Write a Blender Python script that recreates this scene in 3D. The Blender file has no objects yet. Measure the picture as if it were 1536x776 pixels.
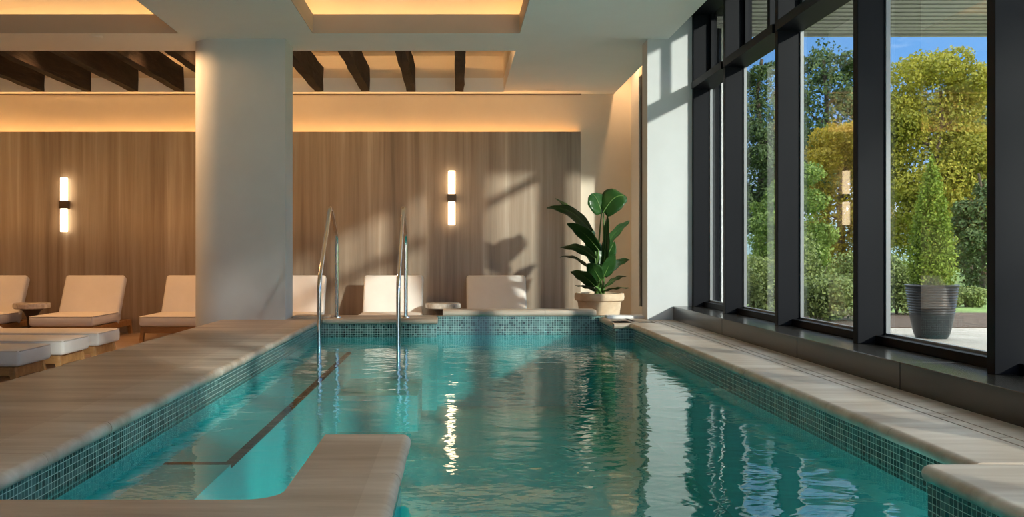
import bpy, bmesh, math, random
from mathutils import Vector, Matrix, noise as mnoise

SC = bpy.context.scene
COL = SC.collection
K = 1400.0 / 1300.0
def y(v): return v * K
FZ = -0.40          # lounge floor
WZ = -0.163         # water level
CZ = 2.87           # ceiling soffit
R = math.radians

# ------------------------------------------------------------------ mesh builder
class MB:
    def __init__(s): s.v = []; s.f = []
    def add(s, vs, fs):
        o = len(s.v); s.v += [tuple(p) for p in vs]; s.f += [tuple(i + o for i in f) for f in fs]; return s
    def box(s, x0, x1, y0, y1, z0, z1):
        v = [(x0,y0,z0),(x1,y0,z0),(x1,y1,z0),(x0,y1,z0),(x0,y0,z1),(x1,y0,z1),(x1,y1,z1),(x0,y1,z1)]
        return s.add(v, [(0,3,2,1),(4,5,6,7),(0,1,5,4),(1,2,6,5),(2,3,7,6),(3,0,4,7)])
    def rbox(s, x0, x1, y0, y1, z0, z1, r, seg=3, nx=4, ny=4, nz=1, puff=0.0):
        """box with rounded edges; puff swells the broad faces"""
        def ax(a, b, n):
            c = []
            for i in range(seg): c.append(a + r * (1 - math.cos(i / seg * math.pi / 2)) * 1.0)
            for i in range(n + 1): c.append(a + r + (b - a - 2 * r) * i / n)
            for i in range(seg): c.append(b - r * (1 - math.cos((seg - 1 - i) / seg * math.pi / 2)))
            return c
        X, Y, Z = ax(x0, x1, nx), ax(y0, y1, ny), ax(z0, z1, nz)
        idx = {}; vs = []; fs = []
        cx, cy, cz = (x0+x1)/2, (y0+y1)/2, (z0+z1)/2
        def P(px, py, pz):
            key = (px, py, pz)
            if key in idx: return idx[key]
            q = Vector((X[px], Y[py], Z[pz]))
            c = Vector((min(max(q.x, x0+r), x1-r), min(max(q.y, y0+r), y1-r), min(max(q.z, z0+r), z1-r)))
            d = q - c
            if d.length > 1e-9: q = c + d.normalized() * r
            if puff:
                u = (q.x-cx)/((x1-x0)/2); w = (q.y-cy)/((y1-y0)/2); t = (q.z-cz)/((z1-z0)/2)
                q.z += puff * t * (1-u*u) * (1-w*w)
            idx[key] = len(vs); vs.append(q); return idx[key]
        nX, nY, nZ = len(X), len(Y), len(Z)
        for i in range(nX-1):
            for j in range(nY-1):
                fs.append((P(i,j,nZ-1),P(i+1,j,nZ-1),P(i+1,j+1,nZ-1),P(i,j+1,nZ-1)))
                fs.append((P(i,j,0),P(i,j+1,0),P(i+1,j+1,0),P(i+1,j,0)))
        for i in range(nX-1):
            for k in range(nZ-1):
                fs.append((P(i,0,k),P(i+1,0,k),P(i+1,0,k+1),P(i,0,k+1)))
                fs.append((P(i,nY-1,k),P(i,nY-1,k+1),P(i+1,nY-1,k+1),P(i+1,nY-1,k)))
        for j in range(nY-1):
            for k in range(nZ-1):
                fs.append((P(0,j,k),P(0,j,k+1),P(0,j+1,k+1),P(0,j+1,k)))
                fs.append((P(nX-1,j,k),P(nX-1,j+1,k),P(nX-1,j+1,k+1),P(nX-1,j,k+1)))
        return s.add(vs, fs)
    def prism(s, poly, z0, z1):
        n = len(poly)
        vs = [(p[0],p[1],z0) for p in poly] + [(p[0],p[1],z1) for p in poly]
        fs = [tuple(range(n-1,-1,-1)), tuple(range(n,2*n))]
        fs += [(i,(i+1)%n,(i+1)%n+n,i+n) for i in range(n)]
        return s.add(vs, fs)
    def tube(s, pts, r, n=12, cap=True, r1=None):
        pts = [Vector(p) for p in pts]; m = len(pts); vs = []; fs = []
        prev = None
        for i, p in enumerate(pts):
            t = (pts[min(i+1,m-1)] - pts[max(i-1,0)]).normalized()
            if prev is None:
                a = t.orthogonal().normalized()
            else:
                a = (prev - t * prev.dot(t)).normalized()
            prev = a; b = t.cross(a)
            rr = r if r1 is None else r + (r1 - r) * i / (m - 1)
            for k in range(n):
                th = 2*math.pi*k/n
                vs.append(p + a*math.cos(th)*rr + b*math.sin(th)*rr)
        for i in range(m-1):
            for k in range(n):
                fs.append((i*n+k, i*n+(k+1)%n, (i+1)*n+(k+1)%n, (i+1)*n+k))
        if cap:
            fs.append(tuple(range(n-1,-1,-1))); fs.append(tuple((m-1)*n+k for k in range(n)))
        return s.add(vs, fs)
    def lathe(s, prof, n=40, c=(0,0)):
        vs = []; fs = []; m = len(prof)
        for (r, z) in prof:
            for k in range(n):
                th = 2*math.pi*k/n; vs.append((c[0]+r*math.cos(th), c[1]+r*math.sin(th), z))
        for i in range(m-1):
            for k in range(n):
                fs.append((i*n+k, i*n+(k+1)%n, (i+1)*n+(k+1)%n, (i+1)*n+k))
        if prof[0][0] > 1e-6: fs.append(tuple(range(n-1,-1,-1)))
        if prof[-1][0] > 1e-6: fs.append(tuple((m-1)*n+k for k in range(n)))
        return s.add(vs, fs)
    def xform(s, M):
        s.v = [tuple(M @ Vector(p)) for p in s.v]; return s
    def build(s, name, mat, parent=None, smooth=None, bevel=0):
        me = bpy.data.meshes.new(name); me.from_pydata(s.v, [], s.f); me.update()
        if smooth is not None:
            me.polygons.foreach_set('use_smooth', [True]*len(me.polygons))
            me.set_sharp_from_angle(angle=R(smooth))
        if mat: me.materials.append(mat)
        o = bpy.data.objects.new(name, me); COL.objects.link(o)
        if parent: o.parent = parent
        if bevel:
            md = o.modifiers.new('bevel', 'BEVEL'); md.width = bevel; md.segments = 2; md.limit_method = 'ANGLE'
        return o

def tag(o, label=None, cat=None, group=None, kind=None):
    if label: o['label'] = label
    if cat: o['category'] = cat
    if group: o['group'] = group
    if kind: o['kind'] = kind
    return o
def empty(name, loc=(0,0,0), rz=0):
    o = bpy.data.objects.new(name, None); COL.objects.link(o); o.location = loc; o.rotation_euler = (0,0,rz)
    o.empty_display_size = .1; return o
def copy_tree(o, parent=None):
    c = o.copy(); COL.objects.link(c)
    if parent: c.parent = parent
    for ch in list(o.children): copy_tree(ch, c)
    return c

# ------------------------------------------------------------------ materials
class NT:
    def __init__(s, name):
        s.m = bpy.data.materials.new(name); s.m.use_nodes = True
        s.t = s.m.node_tree; s.t.nodes.clear(); s.out = s.n('ShaderNodeOutputMaterial')
    def n(s, typ, **kw):
        nd = s.t.nodes.new(typ)
        for k, v in kw.items():
            if hasattr(nd, k): setattr(nd, k, v)
            else: nd.inputs[k.replace('_', ' ')].default_value = v
        return nd
    def l(s, a, b): s.t.links.new(a, b)
    def math(s, op, a, b=None):
        nd = s.n('ShaderNodeMath'); nd.operation = op
        for i, x in enumerate((a, b)):
            if x is None: continue
            if isinstance(x, (int, float)): nd.inputs[i].default_value = x
            else: s.l(x, nd.inputs[i])
        return nd.outputs[0]
    def ramp(s, fac, stops):
        nd = s.n('ShaderNodeValToRGB'); cr = nd.color_ramp
        while len(cr.elements) < len(stops): cr.elements.new(.5)
        for e, (p, c) in zip(cr.elements, stops): e.position = p; e.color = (*c, 1)
        s.l(fac, nd.inputs[0]); return nd.outputs[0]
    def mix(s, fac, a, b):
        nd = s.n('ShaderNodeMix'); nd.data_type = 'RGBA'
        for sock, x in ((nd.inputs[0], fac), (nd.inputs[6], a), (nd.inputs[7], b)):
            if isinstance(x, (int, float)): sock.default_value = x
            elif isinstance(x, tuple): sock.default_value = (*x, 1)
            else: s.l(x, sock)
        return nd.outputs[2]
    def coord(s, scale=(1,1,1), kind='Object', rot=(0,0,0)):
        tc = s.n('ShaderNodeTexCoord'); mp = s.n('ShaderNodeMapping')
        mp.inputs['Scale'].default_value = scale; mp.inputs['Rotation'].default_value = rot
        s.l(tc.outputs[kind], mp.inputs[0]); return mp.outputs[0]
    def pos(s, scale=(1,1,1)):
        g = s.n('ShaderNodeNewGeometry'); mp = s.n('ShaderNodeMapping')
        mp.inputs['Scale'].default_value = scale
        s.l(g.outputs['Position'], mp.inputs[0]); return mp.outputs[0]
    def noise(s, vec, scale, detail=4, rough=.55, dist=0):
        nd = s.n('ShaderNodeTexNoise'); nd.inputs['Scale'].default_value = scale
        nd.inputs['Detail'].default_value = detail; nd.inputs['Roughness'].default_value = rough
        nd.inputs['Distortion'].default_value = dist
        s.l(vec, nd.inputs['Vector']); return nd.outputs[0]
    def bump(s, h, strength=.2, dist=.01):
        nd = s.n('ShaderNodeBump'); nd.inputs['Strength'].default_value = strength
        nd.inputs['Distance'].default_value = dist; s.l(h, nd.inputs['Height']); return nd.outputs[0]
    def bsdf(s, color, rough=.5, metal=0, normal=None, spec=.5, **kw):
        b = s.n('ShaderNodeBsdfPrincipled')
        if isinstance(color, tuple): b.inputs['Base Color'].default_value = (*color, 1)
        else: s.l(color, b.inputs['Base Color'])
        if isinstance(rough, (int, float)): b.inputs['Roughness'].default_value = rough
        else: s.l(rough, b.inputs['Roughness'])
        b.inputs['Metallic'].default_value = metal
        b.inputs['Specular IOR Level'].default_value = spec
        if normal: s.l(normal, b.inputs['Normal'])
        for k, v in kw.items(): b.inputs[k.replace('_', ' ')].default_value = v
        s.l(b.outputs[0], s.out.inputs[0]); return b

def m_plain(name, c, rough=.6, metal=0, var=.06, scale=3, bump=0.0, bscale=60, spec=.5):
    t = NT(name); v = t.coord()
    nz = t.noise(v, scale, 5)
    col = t.ramp(nz, [(.3, tuple(x*(1-var) for x in c)), (.7, tuple(min(1, x*(1+var)) for x in c))])
    nrm = t.bump(t.noise(v, bscale, 3), bump, .004) if bump else None
    t.bsdf(col, rough, metal, nrm, spec); return t.m
def m_emit(name, c, s):
    t = NT(name); e = t.n('ShaderNodeEmission'); e.inputs[0].default_value = (*c, 1); e.inputs[1].default_value = s
    t.l(e.outputs[0], t.out.inputs[0]); return t.m

def m_streak(name, stops, sc, rough=.45, fine=None, bump=.05, spec=.5, use_pos=True):
    """stone or veneer with long streaks: sc stretches the pattern"""
    t = NT(name)
    v = t.pos(sc) if use_pos else t.coord(sc)
    n1 = t.noise(v, 1.0, 7, .62, .35)
    v2 = t.pos(tuple(q*3.1 for q in sc)) if use_pos else t.coord(tuple(q*3.1 for q in sc))
    n2 = t.noise(v2, 1.0, 4, .6, .2)
    f = t.math('ADD', t.math('MULTIPLY', n1, .72), t.math('MULTIPLY', n2, .28))
    col = t.ramp(f, stops)
    nrm = t.bump(n2, bump, .004)
    t.bsdf(col, rough, 0, nrm, spec); return t.m

M = {}
M['white'] = m_plain('white_paint', (.80,.81,.82), .5, var=.02)
M['plaster'] = m_plain('plaster', (.60,.615,.615), .75, var=.03, bump=.05, bscale=40)
M['ceiling'] = m_plain('ceiling_paint', (.84,.85,.84), .8, var=.015)
M['cream'] = m_plain('cream_plaster', (.74,.66,.54), .75, var=.03)
M['deck'] = m_streak('deck_limestone', [(.28,(.19,.13,.092)),(.42,(.325,.25,.19)),(.54,(.43,.35,.28)),(.70,(.60,.52,.44))], (.55,4.5,4.5), .40, bump=.06)
M['coping'] = m_streak('coping_stone', [(.28,(.25,.18,.13)),(.42,(.385,.305,.235)),(.54,(.49,.41,.335)),(.70,(.65,.58,.50))], (.55,4.5,4.5), .42, bump=.22)
M['panel'] = m_streak('vein_cut_wall_panel', [(.32,(.145,.104,.070)),(.42,(.235,.178,.126)),(.5,(.30,.235,.172)),(.58,(.355,.288,.218)),(.68,(.47,.40,.32))], (5.2,5.2,.15), .36, bump=.04)
M['floor'] = m_streak('floor_stone', [(.3,(.25,.17,.11)),(.7,(.42,.31,.22))], (1.2,4,4), .4)
M['wood'] = m_streak('teak_frame', [(.3,(.26,.125,.045)),(.5,(.38,.20,.075)),(.7,(.50,.29,.12))], (3,14,14), .45, use_pos=False)
M['darkwood'] = m_streak('red_brown_wood', [(.3,(.10,.035,.015)),(.7,(.23,.085,.035))], (4,14,14), .45, use_pos=False)
M['fabric'] = m_plain('cream_fabric', (.72,.695,.66), .9, var=.03, scale=6, bump=.25, bscale=260, spec=.2)
M['fabricpipe'] = m_plain('cream_piping', (.62,.58,.52), .9, var=.03, scale=6)
M['black'] = m_plain('charcoal_metal_frame', (.0045,.005,.0075), .5, .0, var=.05, spec=.12)
M['silver'] = m_plain('aluminium_bead', (.22,.23,.24), .45, .3, var=.03)
M['steel'] = m_plain('polished_steel', (.72,.70,.67), .13, 1.0, var=.03)
M['bronze'] = m_plain('bronze_bracket', (.10,.065,.04), .4, .7, var=.1)
M['kerbstone'] = m_streak('dark_kerb_stone', [(.3,(.016,.014,.012)),(.7,(.036,.032,.027))], (3,1,3), .2, bump=.02)
M['sconce'] = m_emit('sconce_glass', (1,.74,.46), 2.3)
M['led'] = m_emit('led_strip', (1,.56,.22), 5.0)
M['ledwall'] = m_emit('led_strip_wall', (1,.50,.17), 13.0)
M['ledbay'] = m_emit('led_strip_bay', (1,.57,.24), 40.0)
M['marble'] = m_streak('marble_top', [(.32,(.16,.13,.10)),(.45,(.42,.37,.31)),(.6,(.66,.61,.54))], (7,7,7), .25)
M['darktable'] = m_plain('dark_pedestal', (.07,.045,.03), .45, 0, var=.2)
M['terracotta'] = m_streak('pale_terracotta', [(.3,(.58,.40,.24)),(.6,(.76,.60,.42)),(.75,(.84,.72,.56))], (5,5,7), .75, bump=.3)
M['soil'] = m_plain('soil', (.05,.035,.022), .95, var=.4, scale=40)
M['drain'] = m_plain('drain_slot', (.03,.026,.022), .8)
M['shadowgap'] = m_plain('shadow_gap_paint', (.20,.16,.13), .6)

def m_beam():
    t = NT('rough_dark_timber'); v = t.pos((5,.9,9))
    n1 = t.noise(v, 1.6, 8, .7, .6)
    vo = t.n('ShaderNodeTexVoronoi'); vo.inputs['Scale'].default_value = 2.2; t.l(t.pos((2.2,1.4,6)), vo.inputs['Vector'])
    col = t.ramp(n1, [(.35,(.004,.003,.0025)),(.52,(.014,.008,.0055)),(.64,(.030,.016,.010)),(.78,(.16,.085,.045))])
    h = t.math('ADD', n1, t.math('MULTIPLY', vo.outputs[0], .5))
    t.bsdf(col, .72, 0, t.bump(h, .9, .03), .3); return t.m
M['beam'] = m_beam()

def m_tile(name, a, b=2, p=.0254):
    """square glass mosaic; a, b pick the two wall axes"""
    t = NT(name); g = t.n('ShaderNodeNewGeometry'); sx = t.n('ShaderNodeSeparateXYZ'); t.l(g.outputs['Position'], sx.inputs[0])
    u = t.math('DIVIDE', sx.outputs[a], p); w = t.math('DIVIDE', sx.outputs[b], p)
    fu, fw = t.math('FLOOR', u), t.math('FLOOR', w)
    cb = t.n('ShaderNodeCombineXYZ'); t.l(fu, cb.inputs[0]); t.l(fw, cb.inputs[1])
    wn = t.n('ShaderNodeTexWhiteNoise'); wn.noise_dimensions = '2D'; t.l(cb.outputs[0], wn.inputs['Vector'])
    col = t.ramp(wn.outputs['Value'], [(.0,(.004,.014,.014)),(.22,(.014,.045,.043)),(.55,(.040,.105,.098)),(1.0,(.085,.17,.155))])
    ru, rw = t.math('FRACT', u), t.math('FRACT', w)
    eu = t.math('MINIMUM', ru, t.math('SUBTRACT', 1.0, ru)); ew = t.math('MINIMUM', rw, t.math('SUBTRACT', 1.0, rw))
    e = t.math('MINIMUM', eu, ew)
    gm = t.math('LESS_THAN', e, .055)
    c2 = t.mix(gm, col, (.36,.50,.46))
    rr = t.math('ADD', t.math('MULTIPLY', gm, .55), .14)
    t.bsdf(c2, rr, 0, t.bump(t.math('MINIMUM', e, .1), .4, .004)); return t.m
M['tile_x'] = m_tile('mosaic_on_side_wall', 1)
M['tile_y'] = m_tile('mosaic_on_end_wall', 0)
M['tile_dark'] = m_plain('dark_step_stripe', (.015,.014,.012), .9, spec=0)
def m_basin():
    t = NT('pool_basin_mosaic'); v = t.pos((1,1,1))
    n1 = t.noise(v, 1.3, 5); n2 = t.noise(v, 30, 2)
    f = t.math('ADD', t.math('MULTIPLY', n1, .7), t.math('MULTIPLY', n2, .3))
    col = t.ramp(f, [(.3,(.03,.40,.40)),(.7,(.06,.53,.52))])
    t.bsdf(col, .5); return t.m
M['basin'] = m_basin()

def schlick(t, f0, nrm=None):
    lw = t.n('ShaderNodeLayerWeight'); lw.inputs['Blend'].default_value = .5
    if nrm: t.l(nrm, lw.inputs['Normal'])
    p = t.math('POWER', lw.outputs['Facing'], 5.0)
    return t.math('ADD', t.math('MULTIPLY', p, 1 - f0), f0)
def m_water():
    t = NT('pool_water')
    v = t.pos((1.0,1.25,1)); n1 = t.noise(v, 3.2, 3, .5, .4); n2 = t.noise(v, 11, 2, .5, .3)
    h = t.math('ADD', t.math('MULTIPLY', n1, .72), t.math('MULTIPLY', n2, .14))
    nrm = t.bump(h, 1.0, .0095)
    tr = t.n('ShaderNodeBsdfTransparent'); tr.inputs[0].default_value = (.42,.91,.93,1)
    gl = t.n('ShaderNodeBsdfGlossy'); gl.inputs['Roughness'].default_value = .012; t.l(nrm, gl.inputs['Normal'])
    gl.inputs[0].default_value = (.92,.97,.97,1)
    mx = t.n('ShaderNodeMixShader'); t.l(schlick(t, .02, nrm), mx.inputs[0]); t.l(tr.outputs[0], mx.inputs[1]); t.l(gl.outputs[0], mx.inputs[2])
    t.l(mx.outputs[0], t.out.inputs[0]); return t.m
M['water'] = m_water()
def m_glass():
    t = NT('window_glass')
    tr = t.n('ShaderNodeBsdfTransparent'); tr.inputs[0].default_value = (.53,.555,.555,1)
    gl = t.n('ShaderNodeBsdfGlossy'); gl.inputs['Roughness'].default_value = .0
    mx = t.n('ShaderNodeMixShader'); t.l(schlick(t, .04), mx.inputs[0]); t.l(tr.outputs[0], mx.inputs[1]); t.l(gl.outputs[0], mx.inputs[2])
    t.l(mx.outputs[0], t.out.inputs[0]); return t.m
M['glass'] = m_glass()

def m_leaf(name, c0, c1, rough=.45, trans=.35, scale=1.2):
    t = NT(name)
    g = t.n('ShaderNodeNewGeometry')
    n1 = t.noise(t.pos(), scale, 3)
    f = t.math('ADD', t.math('MULTIPLY', n1, .75), t.math('MULTIPLY', g.outputs['Random Per Island'], .4))
    col = t.ramp(f, [(.32, c0), (.78, c1)])
    d = t.n('ShaderNodeBsdfPrincipled'); t.l(col, d.inputs['Base Color']); d.inputs['Roughness'].default_value = rough
    d.inputs['Specular IOR Level'].default_value = .35
    tl = t.n('ShaderNodeBsdfTranslucent'); t.l(col, tl.inputs[0])
    mx = t.n('ShaderNodeMixShader'); mx.inputs[0].default_value = trans
    t.l(d.outputs[0], mx.inputs[1]); t.l(tl.outputs[0], mx.inputs[2]); t.l(mx.outputs[0], t.out.inputs[0]); return t.m
M['leafbig'] = m_leaf('strelitzia_leaf', (.010,.045,.012), (.035,.11,.022), .28, .12, 5)
M['stemgreen'] = m_plain('green_stem', (.10,.20,.04), .45, var=.2)
M['maple'] = m_leaf('autumn_maple_leaf', (.19,.20,.02), (.48,.42,.055), .6, .35, .55)
M['orange'] = m_leaf('orange_autumn_leaf', (.27,.21,.018), (.54,.39,.045), .6, .35, .6)
M['pine'] = m_leaf('pine_needles', (.04,.075,.022), (.12,.17,.05), .6, .2, .8)
M['green'] = m_leaf('mid_green_leaf', (.10,.17,.03), (.32,.40,.09), .55, .3, .7)
M['topiary'] = m_leaf('arborvitae', (.12,.20,.018), (.36,.47,.065), .55, .3, 3)
M['hedge'] = m_leaf('hedge_leaf', (.09,.13,.03), (.36,.42,.14), .5, .3, 2)
M['bark'] = m_plain('bark', (.09,.065,.045), .9, var=.4, scale=8, bump=.5, bscale=30)
M['lawn'] = m_plain('lawn', (.17,.25,.06), .9, var=.35, scale=1.5)
M['mulch'] = m_plain('mulch', (.10,.06,.04), .95, var=.5, scale=20)
M['patio'] = m_plain('patio_paving', (.46,.40,.34), .7, var=.15, scale=3)
M['bounce_ground'] = m_plain('pale_bounce_ground', (.74,.72,.68), .8, var=.05, scale=2)  # unseen ground made pale to bounce daylight up to the ceiling
M['potdark'] = m_plain('dark_glazed_pot', (.013,.014,.017), .3, 0, var=.1)
M['slat'] = m_plain('pale_eave_slat', (.46,.46,.47), .6)
M['slatdark'] = m_plain('dark_eave', (.07,.065,.08), .7)

M['hill'] = m_plain('far_hill', (.16,.24,.25), 1, var=.15, scale=.05)

# ------------------------------------------------------------------ pool and deck
XL, XR = -1.42, 1.715           # tile faces of the long walls
Y_PEN, Y_FRONT = y(3.27), y(2.39)
PX0, PX1 = -.49, -.205          # peninsula
Y_RB = y(2.81)                  # near right block
Y_STEP, XR2 = y(8.42), 1.55
Y_RAISE = y(9.22)
Y_LB, X_LB = y(8.97), -.20      # lower back ledge at left
OUT = -2.386
CW = .26                        # coping width
NEAR = -2.6

# tile faces (thin cladding slabs standing on the basin)
BZ = -.95
def cladding():
    root = empty('pool_basin'); tag(root, kind='structure')
    t = .02; WB = WZ-.03
    mx = MB(); my = MB(); low = MB()
    def bx(m, x0, x1, y0, y1, z1=-.05):
        m.box(x0, x1, y0, y1, WB, z1); low.box(x0, x1, y0, y1, BZ, WB)
    bx(mx, XL-t, XL, Y_FRONT, Y_LB)
    bx(mx, XR, XR+t, Y_RB, Y_STEP)
    bx(mx, XR2, XR2+t, Y_STEP+t, Y_RAISE)
    bx(mx, XR2-.02, XR2-.02+t, NEAR, Y_RB-t)
    bx(mx, X_LB-t, X_LB, Y_LB+t, Y_RAISE)
    bx(mx, PX0+.01, PX0+.01+t, Y_FRONT, Y_PEN-.03)
    bx(mx, PX1-t, PX1, NEAR, Y_PEN-.03-t)
    bx(my, XL, X_LB, Y_LB, Y_LB+t)
    bx(my, X_LB, XR2+t, Y_RAISE, Y_RAISE+t, .008)
    bx(my, XR2, XR+t, Y_STEP, Y_STEP+t)
    bx(my, XL, PX0, Y_FRONT-.01-t, Y_FRONT-.01)
    bx(my, PX0, PX1, Y_PEN-.03-t, Y_PEN-.03)
    bx(my, XR2-.02, XR+t, Y_RB-t, Y_RB)
    mx.build('side_tiling', M['tile_x'], root); my.build('end_tiling', M['tile_y'], root); low.build('submerged_lining', M['basin'], root)
    b = MB(); b.box(XL-.3, XR+.3, NEAR-.2, Y_RAISE+.2, BZ-.1, BZ)
    b.build('basin_floor', M['basin'], root)
    be = MB(); be.box(XL, -1.09, Y_FRONT, Y_LB, BZ, -.345)
    bench = be.build('bench', M['basin'], root)
    st = MB(); st.box(-1.125, -1.085, 4.52, Y_LB, -.36, -.342); st.box(XL, -1.125, 4.52, 4.57, -.36, -.342)
    st.build('step_stripe', M['tile_dark'], bench)
    s2 = MB(); s2.box(XL, -.35, y(7.9), Y_LB, BZ, -.62)
    s2.build('step', M['basin'], root)
cladding()
# unseen lamps added underwater as fill for the water and ceiling
M['poolfill'] = m_emit('underwater_fill', (.85,.99,1), 68.0)
pls = empty('pool_fill'); tag(pls, kind='structure')
for (x_, y_) in ((1.62, Y_RB), (-.33, Y_PEN-.03)):
    lm = MB().lathe([(.0,0),(.07,0),(.085,-.012),(.085,-.02),(.0,-.02)], 24)
    lm.xform(Matrix.Translation((x_, y_+.004, -.74)) @ Matrix.Scale(.85 if x_ > 0 else .85, 4) @ Matrix.Rotation(R(-90), 4, 'X')); lm.build('fill_lens', M['poolfill'], pls)

w = MB(); nx, ny = 2, 2
w.add([(XL-.005, NEAR, WZ),(XR+.005, NEAR, WZ),(XR+.005, Y_RAISE+.005, WZ),(XL-.005, Y_RAISE+.005, WZ)], [(0,1,2,3)])
wo = w.build('pool_water', M['water']); tag(wo, 'teal rippled water filling the mosaic tiled indoor pool', 'water', kind='stuff')

# deck bodies (minus the coping strips)
dk = empty('pool_deck'); tag(dk, kind='structure')
MB().box(OUT, XL-CW+.03, NEAR, y(9.24), FZ, 0).build('left_deck', M['deck'], dk)
fp = [(XL-CW+.03, NEAR), (PX1-.06, NEAR), (PX1-.06, Y_PEN-.03), (PX0, Y_PEN-.03), (PX0, Y_FRONT+.10)]
for k in range(1, 9):
    a = math.pi/2*k/8; fp.append((PX0-.10+.10*math.cos(a), Y_FRONT+.10-.10*math.sin(a)))
fp.append((XL-CW+.03, Y_FRONT))
MB().prism(fp, -.10, 0).build('front_deck', M['deck'], dk)
MB().box(XR+CW-.03, 1.985, Y_RB, y(8.83), FZ, 0).build('right_deck', M['coping'], dk)
g = MB(); g.box(1.985, 2.055, Y_RB, y(8.83), FZ, -.006)
g.build('drain_bed', M['drain'], dk)
yy = Y_RB; gm = MB()
while yy < y(8.83)-.1:
    e = min(yy+.42, y(8.83)); gm.box(1.993, 2.047, yy+.004, e-.004, -.006, .0); yy += .42
gm.build('drain_cover', M['coping'], dk)
MB().box(2.055, 2.30, Y_RB, y(8.83), FZ, 0).build('kerb_strip', M['coping'], dk)
MB().box(XR2-.02+CW-.03, 2.30, NEAR, Y_RB-.035, FZ, 0).build('near_deck', M['coping'], dk)
MB().box(XL-CW+.03, X_LB-.05, y(8.97)+.26, y(9.24)+.02, FZ, -.002).build('rear_deck', M['deck'], dk)
MB().box(XR2+.2, 1.96, y(8.6), y(9.3), FZ, 0).build('corner_deck', M['coping'], dk)
MB().box(-1.7, XR2+.22, Y_RAISE+.02, Y_RAISE+.28, FZ, -.0).build('rear_wall_body', M['deck'], dk)

# coping: individual bull-nosed stones along each edge
cop = empty('pool_coping'); tag(cop, kind='structure')
random.seed(4)
def coping(p, q, inward, z=0, width=CW, th=.056, over=.035, stone=.62):
    """stones from p to q; inward = unit vector pointing over the water"""
    p, q = Vector((*p, 0)), Vector((*q, 0)); L = (q-p).length; d = (q-p)/L; n = Vector((*inward, 0))
    m = max(1, round(L/stone)); s = L/m; r = th/2
    for i in range(m):
        a = i*s + .0012; b = (i+1)*s - .0012
        prof = [(-width+.03, z-th), (-width+.03, z)]
        for k in range(9):
            th_ = math.pi/2 - math.pi*k/8
            prof.append((over-r+r*math.cos(th_)*1.0, z-r+r*math.sin(th_)))
        seg = max(2, int((b-a)/.06)); vs = []; fs = []; c = len(prof)
        jit = random.uniform(-.002,.002)
        for j in range(seg+1):
            t_ = a + (b-a)*j/seg
            for (o, zz) in prof:
                wob = 0
                if o > 0:
                    pt = p + d*t_
                    wob = .004*mnoise.noise(Vector((pt.x*4, pt.y*4, zz*30))) + jit
                vs.append(p + d*t_ + n*(o+wob) + Vector((0,0,zz)))
        for j in range(seg):
            for k in range(c):
                fs.append((j*c+k, j*c+(k+1)%c, (j+1)*c+(k+1)%c, (j+1)*c+k))
        fs.append(tuple(range(c-1,-1,-1))); fs.append(tuple(seg*c+k for k in range(c)))
        MB().add(vs, fs).build('coping_stone', M['coping'], cop, smooth=40)
coping((XL, Y_FRONT), (XL, y(9.02)), (1,0))
coping((XL+.04, Y_LB), (X_LB+.01, Y_LB), (0,-1))
coping((-.14, Y_RAISE), (XR2-.06, Y_RAISE), (0,-1), z=.072, th=.066, width=.3)
coping((XR, Y_RB+.0), (XR, Y_STEP+.02), (-1,0))
coping((XR2-.02, Y_STEP), (XR+.0, Y_STEP), (0,-1), width=.3)
coping((XR2, Y_STEP+.0), (XR2, Y_RAISE), (-1,0))
coping((XR2-.02, NEAR), (XR2-.02, Y_RB-.035), (-1,0))
def nose_corner(c, a0, th=.056, over=.035):
    r = th/2; prof = [(.0, -th), (.0, 0)]
    for k in range(9):
        q = math.pi/2 - math.pi*k/8; prof.append((over-r+r*math.cos(q), -r+r*math.sin(q)))
    vs = []; fs = []; n = 10; m = len(prof)
    for j in range(n+1):
        a = a0 + math.pi/2*j/n
        for (o, zz_) in prof: vs.append((c[0]+math.cos(a)*o, c[1]+math.sin(a)*o, zz_))
    for j in range(n):
        for k in range(m-1): fs.append((j*m+k, (j+1)*m+k, (j+1)*m+k+1, j*m+k+1))
    MB().add(vs, fs).build('coping_stone', M['coping'], cop, smooth=40)
nose_corner((XR2-.02, Y_RB-.035), math.pi/2)
nose_corner((PX1, Y_PEN-.03), 0)
coping((XR2-.02, Y_RB-.035), (2.30, Y_RB-.035), (0,1), width=.032)
coping((PX0, Y_PEN-.03), (PX1, Y_PEN-.03), (0,1), width=.032)
coping((PX1, NEAR), (PX1, Y_PEN-.03), (1,0), width=.09)
# cap ledge behind the left rear corner
MB().rbox(-1.72, -1.33, y(9.05), y(9.28), -.02, .022, .02).build('ledge_cap', M['coping'], cop, smooth=40)

# ------------------------------------------------------------------ room shell
fl = MB(); fl.box(-9.5, XL-.02, NEAR-.4, y(11.95), FZ-.12, FZ); fl.box(XR+.02, 2.41, NEAR-.4, y(11.95), FZ-.12, FZ)
fl.box(XL-.02, XR+.02, Y_RAISE+.02, y(11.95), FZ-.12, FZ); fl.box(XL-.02, XR+.02, NEAR-.4, NEAR, FZ-.12, FZ)
fl.build('floor', M['floor'])['kind'] = 'structure'
wb = empty('wall_back'); tag(wb, kind='structure')
MB().box(-9.5, 2.60, y(11.91), y(11.91)+.15, FZ, 3.75).build('plaster_wall', M['cream'], wb)
MB().box(-9.5, 1.69, y(11.75), y(11.75)+.03, FZ, 2.33).build('wall_panel', M['panel'], wb)
MB().box(-9.5, 1.69, y(11.75)+.03, y(11.91), 2.10, 2.14).build('cove_shelf', M['cream'], wb)
MB().box(1.66, 1.69, y(11.75)+.03, y(11.91), FZ, 2.33).build('panel_return', M['cream'], wb)
MB().box(-9.5, 1.66, y(11.75)+.045, y(11.75)+.075, 2.14, 2.155).build('cove_light', M['ledwall'], wb)
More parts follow.
